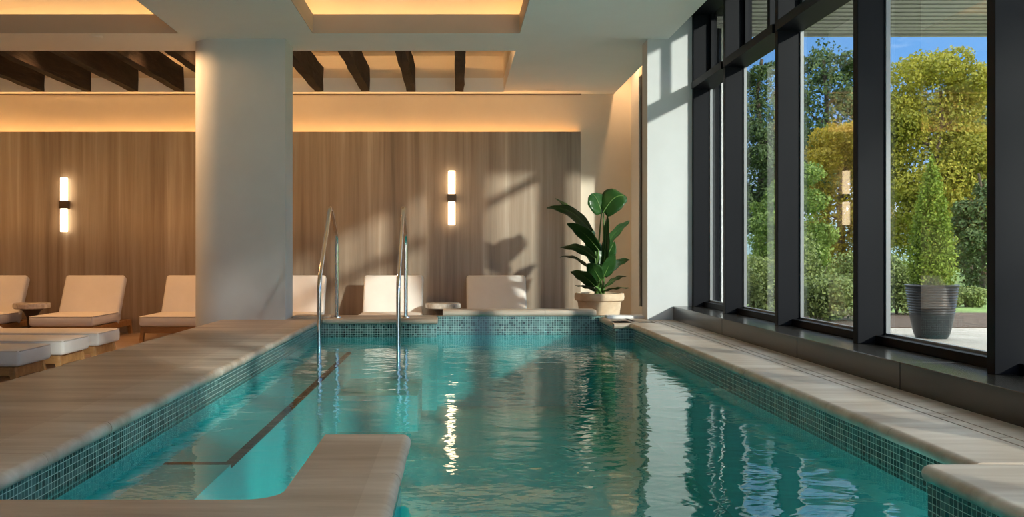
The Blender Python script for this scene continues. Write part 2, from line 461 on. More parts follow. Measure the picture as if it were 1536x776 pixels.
MB().box(-9.5, 1.72, y(11.91)-.02, y(11.91), 2.852, 2.87).build('shadow_gap', M['shadowgap'], wb)  # dark strip standing in for the shadow line under the soffit

# ceiling with openings
ce = empty('ceiling'); tag(ce, kind='structure')
T = .19
CX0, CX1 = -1.43, .637          # centre coffer
LX0, LX1 = -7.5, -2.76          # left coffer
CY0, CY1 = y(3.2), y(8.63)
BY0, BY1, BX1 = y(9.37), y(11.76), .645
CE = 2.17
c = MB()
c.box(-9.5, CE, NEAR-.4, CY0, CZ, CZ+T)
c.box(-9.5, LX0, CY0, CY1, CZ, CZ+T)
c.box(LX1, CX0, CY0, CY1, CZ, CZ+T)
c.box(CX1, CE, CY0, CY1, CZ, CZ+T)
c.box(-9.5, CE, CY1, BY0, CZ, CZ+T)
c.box(BX1, CE, BY0, BY1, CZ, CZ+T)
c.box(-9.5, CE, BY1, y(11.91), CZ, CZ+T)
c.build('soffit', M['ceiling'], ce)
top = MB(); top.box(-9.5, 2.75, NEAR-.4, y(11.95), 3.62, 3.74)
top.build('upper_slab', M['ceiling'], ce)
def cove(x0, x1, y0, y1, zc, mat, led, sides, ext=.26):
    b = MB()
    e = ext; z0 = CZ+T
    b.box(x0-e-.04, x0-e, y0-e, y1+e, z0, zc); b.box(x1+e, x1+e+.04, y0-e, y1+e, z0, zc)
    b.box(x0-e, x1+e, y0-e-.04, y0-e, z0, zc); b.box(x0-e, x1+e, y1+e, y1+e+.04, z0, zc)
    b.box(x0-e-.04, x1+e+.04, y0-e-.04, y1+e+.04, zc, zc+.03)
    b.build('cove_shell', mat, ce)
    l = MB(); o = .12; t = .03
    if 'b' in sides: l.box(x0-o, x1+o, y1+o, y1+o+t, z0, z0+.012)
    if 'f' in sides: l.box(x0-o, x1+o, y0-o-t, y0-o, z0, z0+.012)
    if 'l' in sides: l.box(x0-o-t, x0-o, y0-o, y1+o, z0, z0+.012)
    if 'r' in sides: l.box(x1+o, x1+o+t, y0-o, y1+o, z0, z0+.012)
    l.build('cove_light', led, ce)
cove(CX0, CX1, CY0, CY1, CZ+T+.30, M['cream'], M['led'], 'blr')
cove(LX0, LX1, CY0, CY1, CZ+T+.30, M['cream'], M['led'], 'blr')
sp = bpy.data.lights.new('added_downlight', 'SPOT'); sp.energy = 90; sp.color = (1,.58,.27); sp.spot_size = R(82); sp.spot_blend = .5; sp.shadow_soft_size = .08  # unseen spot added to warm the column's left side
so_ = bpy.data.objects.new('added_downlight', sp); COL.objects.link(so_); so_.location = (-3.62, 9.42, 2.845); so_.parent = ce; so_.rotation_euler = Vector((1.0,.2,-.95)).to_track_quat('-Z', 'Y').to_euler()
MB().lathe([(.0,0),(.05,0),(.055,-.006),(.045,-.02),(.0,-.02)], 20).xform(Matrix.Translation((-3.62, 9.42, CZ+.004))).build('added_light_trim', M['ceiling'], ce)
# taupe linings of the coffer openings
M['taupe'] = m_plain('taupe_coffer_lining', (.44,.37,.315), .7, var=.03)
for (x0, x1) in ((CX0, CX1), (LX0, LX1)):
    b = MB(); q = .006
    b.box(x0, x1, CY1-q, CY1, CZ+.001, CZ+T); b.box(x0, x1, CY0, CY0+q, CZ+.001, CZ+T)
    b.box(x0, x0+q, CY0+q, CY1-q, CZ+.001, CZ+T); b.box(x1-q, x1, CY0+q, CY1-q, CZ+.001, CZ+T)
    b.build('coffer_lining', M['taupe'], ce)
# bay with beams
b = MB(); b.box(-9.5, BX1+.1, BY1, BY1+.03, CZ+T, 3.36); b.box(BX1, BX1+.05, BY0-.25, BY1, CZ+T, 3.36)
b.box(-9.5, BX1+.1, BY0-.29, BY1+.03, 3.36, 3.39)
b.box(-9.5, BX1+.1, BY0-.29, BY0-.25, CZ+T, 3.62)
b.build('bay_wall', M['cream'], ce)
l = MB(); l.box(-9.4, BX1-.05, BY0-.25, BY0-.235, 3.25, 3.28); l.build('bay_light', M['ledbay'], ce)

# unseen downlights added in the bay roof to warm the lounge
for i, x_ in enumerate((-7.16,-5.89,-4.62,-3.37,-2.76)):
    MB().lathe([(.0,0),(.05,0),(.055,-.006),(.045,-.02),(.0,-.02)], 20).xform(Matrix.Translation((x_, BY0+.75, 3.36))).build('added_light_trim', M['bronze'], ce)
    sp = bpy.data.lights.new('added_downlight', 'SPOT'); sp.energy = 42; sp.color = (1,.50,.20); sp.spot_size = R(110); sp.spot_blend = .8; sp.shadow_soft_size = .04
    so_ = bpy.data.objects.new('added_downlight', sp); COL.objects.link(so_); so_.location = (x_, BY0+.75, 3.33); so_.parent = ce
sp = bpy.data.lights.new('added_pocket_light', 'SPOT'); sp.energy = 22; sp.color = (1,.60,.30); sp.spot_size = R(120); sp.spot_blend = .8; sp.shadow_soft_size = .05  # unseen spot added to warm the wall behind the plant
so_ = bpy.data.objects.new('added_pocket_light', sp); COL.objects.link(so_); so_.location = (2.28, 12.35, 3.5); so_.parent = ce
MB().lathe([(.0,0),(.05,0),(.055,-.006),(.045,-.02),(.0,-.02)], 20).xform(Matrix.Translation((2.28, 12.35, 3.54))).build('added_light_trim', M['bronze'], ce)
# beams
beam_desc = {}
xs = [-8.12,-7.48,-6.85,-6.21,-5.58,-4.95,-4.31,-3.69,-3.06,-2.43,-1.80,-1.17,-.55,.105]
def beam_mesh(seed):
    n = 26; vs = []; fs = []; L = BY1-BY0-.004; w, h = .115, .32
    ring = [(-w,0),(-w*.66,0),(-w*.33,0),(0,0),(0,h*.25),(0,h*.5),(0,h*.75),(0,h),(-w*.5,h),(-w,h),(-w,h*.75),(-w,h*.5),(-w,h*.25)]
    c = len(ring)
    for j in range(n+1):
        yy = L*j/n
        for (px, pz) in ring:
            s = mnoise.noise(Vector((px*9+seed*7, yy*2.2, pz*5))) * .011 + mnoise.noise(Vector((px*30+seed, yy*7, pz*18))) * .006
            dx = s; dz = mnoise.noise(Vector((seed*3+px*8, yy*2.6, pz*6+9))) * .012
            if j in (0, n): dx = s*.8
            vs.append((px+dx, yy, max(.001, pz+.006+dz)))
    for j in range(n):
        for k in range(c):
            fs.append((j*c+k, (j+1)*c+k, (j+1)*c+(k+1)%c, j*c+(k+1)%c))
    fs.append(tuple(range(c))); fs.append(tuple(n*c+k for k in range(c-1,-1,-1)))
    return MB().add(vs, fs)
beam_labels = {
 -6.85:'dark rough timber beam at the far left ceiling edge of the frame',
 -6.21:'dark rough timber beam cut by the left frame edge, above left sconce',
 -5.58:'leftmost full dark timber beam, ending left of the left wall sconce',
 -4.95:'dark timber beam ending just right of the left wall sconce',
 -4.31:'dark timber beam second from the left side of the round column',
 -3.69:'dark timber beam ending just left of the round column',
 -3.06:'short visible dark timber beam touching the left side of the column',
 -1.80:'dark timber beam first to the right of the column',
 -1.17:'dark timber beam second to the right of the column',
 -.55:'dark timber beam third to the right of the column',
 .105:'rightmost dark timber beam, seen nearly straight on above the right sconce'}
for i, x in enumerate(xs):
    if x in (-2.43, -8.12, -7.48): continue
    o = beam_mesh(i).build('ceiling_beam', M['beam'], smooth=50)
    o.location = (x, BY0+.002, CZ)
    tag(o, beam_labels[x], 'beam', 'dark timber beams in the lit ceiling bay')

# column: flat front with a rounded left end
col = MB(); pts = []
cx, cy, ra, rb = -2.40, y(8.84)+.21, .31, .21
pts += [(-1.74, cy-rb), (-1.74, cy+rb)]
for k in range(25):
    th = math.pi/2 + math.pi*k/24
    pts.append((cx+ra*math.cos(th), cy+rb*math.sin(th)))
col.prism(pts, FZ, CZ).build('column', M['plaster'], smooth=30)['kind'] = 'structure'

# pier, right wall
wr = empty('wall_right'); tag(wr, kind='structure')
MB().box(1.955, 2.60, y(8.85), y(9.10), FZ, 3.62).build('pier', M['plaster'], wr)
MB().box(2.41, 2.60, y(11.42), y(11.91), FZ, 3.62).build('far_return', M['white'], wr)
MB().box(2.41, 2.62, y(9.1), y(11.42), FZ, -.02).build('low_wall', M['white'], wr)
MB().box(2.41, 2.62, y(9.1), y(11.42), 3.0, 3.62).build('high_wall', M['cream'], wr)
MB().box(2.41, 2.62, NEAR-.4, y(.0), FZ, 3.62).build('near_wall', M['plaster'], wr)
MB().box(2.35, 2.72, y(0), y(8.85), 3.10, 3.62).build('head_wall', M['black'], wr)
MB().box(XR2+.02, 1.955, y(8.99), y(9.13), FZ, .03).build('threshold', M['white'], dk)

# kerb under the windows
kb = empty('trim_1'); tag(kb, kind='structure')
ends = [y(0), y(1.9), y(3.3), 2.21*1400/666, 2.21*1400/511.5, 2.21*1400/399, y(8.845)]
for a, b_ in zip(ends[:-1], ends[1:]):
    MB().box(2.21, 2.75, a+.002, b_-.002, FZ, .136).build('kerb_block', M['kerbstone'], kb, bevel=.004)

# windows
XI, XO, XG = 2.41, 2.575, 2.60
ZS, ZT0, ZT1, ZH = .136, 2.345, 2.415, 3.10
mull = [y(v) for v in (.0, 1.30, 2.585, 3.875, 5.20, 6.49, 7.76, 8.85)]
win_label = None
for i in range(7):
    a, b_ = mull[i], mull[i+1]
    wn = empty('window_%d' % (i+1)); tag(wn, kind='structure')
    wd = .066
    MB().box(XI, XO+.03, a, a+wd, ZS, ZH).build('mullion', M['black'], wn, bevel=.003)
    if i == 6:
        MB().box(XI, XO+.03, b_-.06, b_, ZS, ZH).build('jamb', M['black'], wn, bevel=.003)
        b2 = b_-.06
    else: b2 = b_
    MB().box(XI-.02, XO+.03, a+wd, b2, ZT0, ZT1).build('transom', M['black'], wn, bevel=.003)
    s_ = MB(); s_.box(XO-.06, XO+.03, a+wd, b2, ZS, ZS+.05); s_.build('bottom_rail', M['black'], wn, bevel=.003)
    bd = MB()
    bd.box(XO, XG, a+wd, a+wd+.014, ZS+.05, ZT0); bd.box(XO, XG, b2-.014, b2, ZS+.05, ZT0)
    bd.box(XO, XG, a+wd+.014, b2-.014, ZS+.05, ZS+.064)
    bd.build('glazing_bead', M['silver'], wn)
    fr = MB()
    fr.box(XO, XO+.06, a+wd, a+wd+.05, ZT1, ZH); fr.box(XO, XO+.06, b2-.05, b2, ZT1, ZH); fr.box(XO, XO+.06, (a+b2)/2-.02, (a+b2)/2+.05, ZT1, ZH)
    fr.build('upper_frame', M['black'], wn)
    MB().box(XG, XG+.008, a+wd, b2, ZS+.05, ZT0).build('pane', M['glass'], wn)
    MB().box(XG, XG+.008, a+wd, b2, ZT1, ZH).build('upper_pane', M['glass'], wn)
# far side window
wn = empty('window_8'); tag(wn, kind='structure')
f = MB()
ya, yb = y(9.10), y(11.42)
f.box(2.43, 2.56, yb-.16, yb, -.02, 3.0); f.box(2.43, 2.56, ya, ya+.08, -.02, 3.0)
f.box(2.43, 2.56, (ya+yb)/2-.03, (ya+yb)/2+.03, -.02, 3.0)
f.box(2.43, 2.56, ya+.08, yb-.16, 2.385, 2.455)
f.build('window_frame', M['black'], wn)
MB().box(2.50, 2.508, ya+.08, yb-.16, -.02, 3.0).build('pane', M['glass'], wn)

# left wall and the glazed wall behind the photographer
MB().box(-9.65, -9.5, NEAR-.4, y(11.95), FZ, 3.74).build('wall_left', M['cream'])['kind'] = 'structure'
wf = empty('wall_rear'); tag(wf, kind='structure')
MB().box(-9.5, 2.6, NEAR-.55, NEAR-.4, 2.7, 3.74).build('rear_head', M['plaster'], wf)
MB().box(-9.5, 2.6, NEAR-.55, NEAR-.4, FZ-.1, FZ+.1).build('rear_sill', M['plaster'], wf)
MB().box(-9.5, -.4, NEAR-.55, NEAR-.4, FZ+.1, 2.7).build('rear_solid', M['plaster'], wf)
r_ = MB()
for k in range(9):
    x = -9.5 + k*12.1/8
    r_.box(x-.04, x+.04, NEAR-.55, NEAR-.4, FZ+.1, 2.7)
r_.build('rear_mullion', M['black'], wf)

# ------------------------------------------------------------------ lounge chairs in the back row
def rot_x(pts, ang, piv):
    return Matrix.Translation(piv) @ Matrix.Rotation(ang, 4, 'X') @ Matrix.Translation(-Vector(piv))
def make_chair(frame_mat):
    t = empty('lounge_chair')
    W = .39
    MB().rbox(-W, W, 0, .95, .195, .32, .035, puff=.012).build('seat_cushion', M['fabric'], t, smooth=60)
    b = MB().rbox(-W, W, .80, .925, .20, .865, .035, nz=3)
    Mx = Matrix.Translation((0,.8,.25)) @ Matrix.Rotation(R(-27), 4, 'X') @ Matrix.Translation((0,-.8,-.25))
    b.xform(Mx).build('back_cushion', M['fabric'], t, smooth=60)
    p = MB()
    for s in (-1, 1):
        p.tube([(s*(W-.006), .02, .312), (s*(W-.006), .84, .312)], .005, 6)
    p.tube([(-W+.01, .006, .312), (W-.01, .006, .312)], .005, 6)
    p.build('piping', M['fabricpipe'], t, smooth=60)
    f = MB()
    f.box(-W+.01, W-.01, .03, .06, .115, .19)
    for s in (-1, 1): f.box(s*(W-.03)-.018, s*(W-.03)+.018, .06, 1.36, .115, .19)
    f.box(-W+.01, W-.01, 1.33, 1.36, .115, .19)
    for k in range(7): f.box(-W+.05, W-.05, .1+k*.12, .16+k*.12, .175, .192)
    f.build('frame', frame_mat, t, bevel=.004)
    for s in (-1, 1):
        for yy, sl in ((.035, -.03), (1.30, .03)):
            l = MB(); x0 = s*(W-.035)
            a = [(x0-.022, yy), (x0+.022, yy), (x0+.022, yy+.055), (x0-.022, yy+.055)]
            l.add([(q[0]+s*.01, q[1]+sl, 0) for q in a] + [(q[0], q[1], .19) for q in a],
                  [(3,2,1,0),(4,5,6,7),(0,1,5,4),(1,2,6,5),(2,3,7,6),(3,0,4,7)])
            l.build('leg', frame_mat, t, bevel=.003)
    s = MB(); s.tube([(0,1.2,.17),(0,1.12,.45)], .014, 8)
    s.build('back_prop', frame_mat, t, smooth=40)
    return t
YCH = 11.2
chairs = [(-6.03,'cream lounge chair cut by the left frame edge, left of the side table'),
          (-4.745,'cream lounge chair below the left wall sconce, right of the marble side table'),
          (-3.42,'cream lounge chair partly hidden behind the left side of the column'),
          (-2.10,'cream lounge chair just right of the column, behind the first handrail'),
          (-.82,'cream lounge chair behind the second pool handrail, left of the side table'),
          (.527,'cream lounge chair right of the side table, nearest the potted plant')]
proto = make_chair(M['wood'])
for i, (x, lab) in enumerate(chairs):
    o = proto if i == 0 else copy_tree(proto)
    o.location = (x, YCH, FZ)
    tag(o, lab, 'chair', 'lounge chairs along the back wall')

# loungers with the foot end towards the pool
def make_lounger():
    t = empty('sun_lounger')
    D = .29
    MB().rbox(-1.25, 0, -D, D, .19, .32, .032, nx=8, puff=.01).build('seat_cushion', M['fabric'], t, smooth=60)
    b = MB().rbox(-1.95, -1.2, -D, D, .19, .32, .032, nx=6)
    Mx = Matrix.Translation((-1.22,0,.2)) @ Matrix.Rotation(R(38), 4, 'Y') @ Matrix.Translation((1.22,0,-.2))
    b.xform(Mx).build('back_cushion', M['fabric'], t, smooth=60)
    p = MB()
    for s in (-1, 1): p.tube([(-1.22, s*(D-.006), .312), (-.02, s*(D-.006), .312)], .0045, 6)
    p.tube([(-.006, -D+.02, .312), (-.006, D-.02, .312)], .0045, 6)
    p.build('piping', M['fabricpipe'], t, smooth=60)
    f = MB()
    f.box(-.085, -.055, -D+.02, D-.02, .10, .188)
    for s in (-1, 1): f.box(-1.9, -.085, s*(D-.035)-.015, s*(D-.035)+.015, .115, .188)
    f.box(-1.9, -1.87, -D+.02, D-.02, .115, .188)
    for k in range(9): f.box(-1.2+k*.12, -1.14+k*.12, -D+.05, D-.05, .172, .19)
    f.build('frame', M['wood'], t, bevel=.004)
    for xx, sl in ((-.075, .035), (-1.85, -.03)):
        for s in (-1, 1):
            l = MB(); y0 = s*(D-.045)
            a = [(xx-.025, y0-.02), (xx+.025, y0-.02), (xx+.025, y0+.02), (xx-.025, y0+.02)]
            l.add([(q[0]+sl, q[1]+s*.012, 0) for q in a] + [(q[0], q[1], .188) for q in a],
                  [(3,2,1,0),(4,5,6,7),(0,1,5,4),(1,2,6,5),(2,3,7,6),(3,0,4,7)])
            l.build('leg', M['wood'], t, bevel=.003)
    return t
lg = [(9.17,'white sun lounger cushion end farthest back of the three beside the deck'),
      (8.38,'white sun lounger in the middle of the three beside the deck'),
      (7.56,'white sun lounger nearest the viewer of the three beside the deck')]
lp = make_lounger()
for i, (yy, lab) in enumerate(lg):
    o = lp if i == 0 else copy_tree(lp)
    o.location = (-3.40, yy, FZ); tag(o, lab, 'lounger', 'sun loungers with foot ends towards the pool deck')

# side tables
def make_table():
    t = empty('side_table')
    n = 40; prof = [(.0,.375),(.205,.375),(.222,.385),(.225,.41),(.222,.44),(.21,.447),(.0,.447)]
    MB().lathe(prof, 48).build('table_top', M['marble'], t, smooth=40)
    MB().lathe([(.0,0),(.15,0),(.155,.012),(.15,.025),(.06,.05),(.05,.12),(.055,.25),(.10,.34),(.15,.375),(.0,.375)], 32).build('pedestal', M['darktable'], t, smooth=40)
    return t
tb = make_table(); tb.location = (-5.385, 11.85, FZ)
tag(tb, 'round stone topped side table between the two leftmost lounge chairs', 'table', 'side tables between the lounge chairs')
t2 = copy_tree(tb); t2.location = (-.165, 11.85, FZ)
tag(t2, 'round stone topped side table below the right wall sconce', 'table', 'side tables between the lounge chairs')

# sconces
def make_sconce():
    t = empty('wall_sconce')
    MB().box(-.05, .05, -.03, 0, -.055, .055).build('back_plate', M['bronze'], t, bevel=.004)
    br = MB(); br.box(-.058, .058, -.11, -.03, -.052, .052); br.build('bracket', M['bronze'], t, bevel=.006)
    for s in (-1, 1):
        a, b_ = sorted((s*.052, s*.365))
        MB().lathe([(.0,a),(.043,a),(.048,a+.006),(.048,b_-.006),(.043,b_),(.0,b_)], 24, (0,-.07)).build('lamp_tube', M['sconce'], t, smooth=40)
    return t
s1 = make_sconce(); s1.location = (-.058, y(11.75), 1.427)
tag(s1, 'lit two tube wall sconce right of the column, between handrail and plant', 'wall lamp', 'wall sconces')
s2 = copy_tree(s1); s2.location = (-5.285, y(11.75), 1.335)
tag(s2, 'lit two tube wall sconce on the panelling left of the column', 'wall lamp', 'wall sconces')

# handrails
def smooth_path(pts, rad, n=8):
    out = [Vector(pts[0])]
    for i in range(1, len(pts)-1):
        p, a, b_ = Vector(pts[i]), Vector(pts[i-1]), Vector(pts[i+1])
        u = (a-p).normalized(); v = (b_-p).normalized()
        A, B = p+u*rad, p+v*rad
        for k in range(n+1):
            t = k/n; out.append(A*(1-t)**2 + p*2*t*(1-t) + B*t*t)
    out.append(Vector(pts[-1])); return out
def make_rail():
    t = empty('pool_handrail')
    near, rear = -1.27, 0
    path = smooth_path([(0,near,-.40),(0,near,.42),(0,-.50,1.16),(0,0,.86),(0,0,0)], .10)
    MB().tube(path, .0205, 16).build('rail_tube', M['steel'], t, smooth=60)
    MB().lathe([(.0,0),(.045,0),(.042,.012),(.024,.018),(.0,.018)], 24).build('flange', M['steel'], t, smooth=40)
    return t
YR = y(9.06)+.06
ra = make_rail(); ra.location = (-1.253, YR, 0)
tag(ra, 'left bent steel pool handrail, nearest the column', 'handrail', 'steel handrails at the pool steps')
rb_ = copy_tree(ra); rb_.location = (-.528, YR, 0)
tag(rb_, 'right bent steel pool handrail, in front of the middle lounge chair', 'handrail', 'steel handrails at the pool steps')

# ------------------------------------------------------------------ potted plant indoors
YP = y(10.45)
def wp(u, v, Y): return Vector(((u-684)/1400*Y, Y, .68-(v-380)/1400*Y))
pl = empty('potted_plant', (wp(899,440,YP).x, YP, FZ))
tag(pl, 'tall broad leaved green plant in a pale terracotta pot by the window', 'plant')
MB().lathe([(.0,0),(.205,0),(.215,.03),(.245,.38),(.258,.47),(.262,.50),(.292,.515),(.298,.555),(.292,.595),(.262,.60),(.25,.58),(.245,.55),(.0,.55)], 48).build('pot', M['terracotta'], pl, smooth=35)
MB().lathe([(.0,.553),(.12,.565),(.246,.555)], 32).build('soil', M['soil'], pl, smooth=60)
def big_leaf(base, b0, tip, W, arch, roll, seed):
    """petiole from base to b0, then a folded blade from b0 to tip"""
    rnd = random.Random(seed)
    base, b0, tip = Vector(base), Vector(b0), Vector(tip)
    axis = tip - b0; L = axis.length
    up = Vector((0,0,1)); side = axis.cross(up)
    if side.length < 1e-4: side = Vector((1,0,0))
    side.normalize(); side = Matrix.Rotation(roll, 3, axis.normalized()) @ side
    nrm = side.cross(axis).normalized()
    if nrm.z < 0: nrm = -nrm
    n, m = 16, 4; vs = []; fs = []
    for i in range(n+1):
        t = i/n
        c = b0 + axis*t + up*(arch*4*t*(1-t)*.5 + arch*.35*math.sin(t*math.pi))
        wdt = W * (math.sin(math.pi*min(1, t*.93+.07)**.8)**.75) * (1 if t < 1 else .0)
        for j in range(-m, m+1):
            s = j/m
            fold = .22*abs(s)*wdt - .26*s*s*wdt
            wave = .006*math.sin(t*17+seed+ j)*abs(s)
            vs.append(c + side*(s*wdt*1.35) + nrm*(fold + wave))
    k = 2*m+1
    for i in range(n):
        for j in range(2*m):
            fs.append((i*k+j, i*k+j+1, (i+1)*k+j+1, (i+1)*k+j))
    blade = MB().add(vs, fs)
    o = blade.build('leaf', M['leafbig'], pl, smooth=80)
    sd = o.modifiers.new('solid', 'SOLIDIFY'); sd.thickness = .002
    mid = base.lerp(b0, .5) + Vector(((b0-base).x*-.22, 0, .04))
    pts = []
    for q in range(9):
        t = q/8; pts.append(base*(1-t)**2 + mid*2*t*(1-t) + b0*t*t)
    rib = [b0 + axis*t + up*(arch*4*t*(1-t)*.5 + arch*.35*math.sin(t*math.pi)) + nrm*.003 for t in [z/8 for z in range(1,8)]]
    MB().tube(pts+rib, .014, 8, r1=.003).build('petiole', M['stemgreen'], o, smooth=60)
PB = Vector((wp(899,440,YP).x, YP, FZ))
leaves = [ # base blade px, tip px, half width, arch, roll, depth offset
 ((905,318),(940,296),.135,.10,.9,-.02), ((903,320),(888,290),.11,.06,-.9,.05),
 ((888,348),(820,312),.085,.13,.5,.0), ((894,352),(836,296),.07,.05,-.4,.2),
 ((896,375),(848,335),.08,.06,.6,-.15), ((905,405),(909,322),.095,.0,1.1,-.1),
 ((906,372),(946,331),.085,.05,-.6,.05), ((892,388),(839,372),.085,.08,.4,-.1),
 ((890,408),(842,386),.075,.09,.2,.15), ((908,412),(944,390),.08,.06,-.5,-.05),
 ((891,430),(853,407),.085,.05,.5,-.18), ((906,430),(936,414),.06,.04,-.3,-.15),
 ((893,436),(860,428),.05,.02,.2,-.2), ((904,436),(940,432),.045,.02,-.2,-.18),
 ((900,400),(884,345),.085,.0,-1.0,.12), ((907,400),(926,362),.07,.02,.7,.2),
 ((898,420),(878,395),.07,.03,.8,-.2), ((903,415),(918,380),.06,.0,-.9,-.2)]
for i, (b0, tp, W, arch, roll, dy) in enumerate(leaves):
    B0 = wp(*b0, YP) + Vector((0, dy*.6, 0)) - PB; TP = wp(*tp, YP) + Vector((0, dy, 0)) - PB
    a = i*2.4
    big_leaf((.05*math.cos(a), .05*math.sin(a), .56), B0, TP, W, arch, roll, i)

# ------------------------------------------------------------------ outdoors
GZ = -.30
def grd(name, x0, x1, y0, y1, z, mat):
    o = MB().box(x0, x1, y0, y1, z-.1, z).build(name, mat); o['kind'] = 'structure'; return o
grd('patio', 2.75, 8.2, -6, 12.2, GZ, M['patio'])
grd('ground_bed', 2.75, 11, 12.2, 15.2, GZ+.01, M['mulch'])
grd('ground_strip', 2.75, 11, 15.2, 17.5, GZ, M['lawn'])
grd('ground_lawn', -60, 90, 17.5, 120, GZ, M['lawn'])
grd('ground_side', 8.2, 60, -40, 12.2, GZ, M['lawn'])
grd('ground_corner', 11, 60, 12.2, 17.5, GZ, M['lawn'])
grd('ground_rear', -40, 8.2, -40, NEAR-.6, GZ-.1, M['bounce_ground'])

def leafcloud(blobs, n, size, seed, flat=.6, droop=0):
    """leaf blades scattered through the shells of ellipsoid clumps"""
    rnd = random.Random(seed); mb = MB(); vol = [b_[3]*b_[4]*b_[5] for b_ in blobs]
    sv = [v**.67 for v in vol]; tot = sum(sv); V = []; F = []
    for b_, s in zip(blobs, sv):
        cx, cy, cz, rx, ry, rz = b_
        for _ in range(int(n*s/tot)):
            while True:
                d = Vector((rnd.gauss(0,1), rnd.gauss(0,1), rnd.gauss(0,1)))
                if d.length > .01: break
            d.normalize(); q = .55 + .5*rnd.random()**.6
            lump = 1 + .22*mnoise.noise(d*2.6 + Vector((cx, cy, cz)))
            p = Vector((cx+d.x*rx*q*lump, cy+d.y*ry*q*lump, cz+d.z*rz*q*lump))
            nn = (d*flat + Vector((rnd.gauss(0,.5), rnd.gauss(0,.5), rnd.gauss(0,.5)))).normalized()
            a = nn.orthogonal().normalized(); a = Matrix.Rotation(rnd.random()*6.28, 3, nn) @ a
            if droop: a = (a + Vector((0,0,-droop))).normalized()
            bb = nn.cross(a).normalized(); s_ = size*(.6+.8*rnd.random())
            o = len(V)
            V += [p - a*s_*.5, p + bb*s_*.3 + nn*s_*.06, p + a*s_*.55, p - bb*s_*.3 + nn*s_*.06]
            F.append((o,o+1,o+2,o+3))
    mb.v = [tuple(v) for v in V]; mb.f = F; return mb
def trunk_mesh(h, r, seed, limbs=6, spread=2, top=.8):
    rnd = random.Random(seed); mb = MB()
    pts = [(rnd.uniform(-.1,.1)*i*.3, rnd.uniform(-.1,.1)*i*.3, h*i/6) for i in range(7)]
    mb.tube(pts, r, 10, r1=r*.35)
    for k in range(limbs):
        z0 = h*(.3+.6*k/limbs); a = k*2.4; i = min(5, int(z0/h*6)); p = Vector(pts[i]); p.z = z0
        L = spread*(1-.4*k/limbs)
        q = p + Vector((math.cos(a)*L, math.sin(a)*L, L*.6))
        mb.tube([p, p.lerp(q,.5)+Vector((0,0,-.08*L)), q], r*.35, 7, r1=r*.08)
    return mb
def tree(name, label, X, Y, blobs, n, size, mat, trunk_h, trunk_r, seed, group=None, spread=2, droop=0, limbs=6, cat='tree'):
    t = empty(name, (X, Y, GZ)); tag(t, label, cat, group)
    leafcloud(blobs, n, size, seed, droop=droop).build('crown', mat, t)
    trunk_mesh(trunk_h, trunk_r, seed, limbs, spread).build('trunk', M['bark'], t, smooth=60)
    return t
def dirx(u, Y): return (u-684)/1400*Y
def zz(v, Y): return .68-(v-380)/1400*Y - GZ     # height above the ground
rnd = random.Random(11)
def crown(cx, cz, rx, rz, k, seed, br=.34):
    r = random.Random(seed); out = [(cx, 0, cz, rx*.7, rx*.7, rz*.75)]
    for _ in range(k):
        a = r.random()*6.28; e = r.uniform(-.9, 1)
        c_ = math.sqrt(max(0, 1-e*e*.8))
        b_ = br*r.uniform(.7,1.25)
        out.append((cx+math.cos(a)*rx*.75*c_, math.sin(a)*rx*.75*c_, cz+e*rz*.75, rx*b_, rx*b_, rx*b_*.7))
    return out
Ym = 30
tree('maple_tree', 'large yellow green autumn maple tree behind the potted topiary', dirx(1405,Ym), Ym,
     crown(-.15, zz(235,Ym), 2.1, 4.1, 40, 3, .34), 52000, .11, M['maple'], 6.2, .16, 3, spread=1.3)
tree('maple_tree', 'orange tinged autumn maple seen through the third window from the pier', dirx(1262,34), 34,
     crown(0, zz(300,34), 1.7, 3.6, 30, 5, .36), 26000, .12, M['orange'], 5.5, .16, 5, spread=1.3)
tree('pine_tree', 'dark pine tree behind the yellow maple at right', dirx(1452,42), 42,
     crown(0, zz(270,42), 2.2, 5.4, 36, 7, .3), 26000, .16, M['pine'], 8.0, .2, 7, spread=1.8)
tree('pine_tree', 'tall open pine tree left of the yellow maple', dirx(1240,46), 46,
     crown(0, zz(190,46), 2.4, 5.2, 30, 8, .3), 20000, .18, M['pine'], 10.5, .22, 8, spread=2)
tree('pine_tree', 'dark green pine tree seen through the second window from the pier', dirx(1140,41), 41,
     crown(0, zz(230,41), 1.5, 5.0, 34, 9, .36), 26000, .14, M['pine'], 9.5, .2, 9, spread=1.5)
tree('leafy_tree', 'mid green leafy tree low behind the hedge at left', dirx(1185,24), 24,
     crown(0, zz(330,24), 1.1, 1.7, 20, 10, .36), 14000, .09, M['green'], 2.6, .09, 10, spread=.8)
tree('leafy_tree', 'dark leafy tree right of the potted topiary', dirx(1474,26), 26,
     crown(0, zz(370,26), .85, 2.2, 20, 12, .36), 12000, .10, M['pine'], 3.2, .09, 12, spread=.7)
tree('leafy_tree', 'sparse leafy tree added outside the frame to break up the sunlight', 8.5, -3.9,  # unseen tree added to keep direct sun off the column
     [(r_x, r_y, 6.2+r_z, .75, .75, .5) for (r_x, r_y, r_z) in [(math.cos(q*2.4)*1.3*(q%3)/2, math.sin(q*2.4)*1.7*(q%4)/3, -1.1+2.4*q/16) for q in range(17)]],
     5200, .12, M['green'], 6.4, .1, 21, spread=1.2)
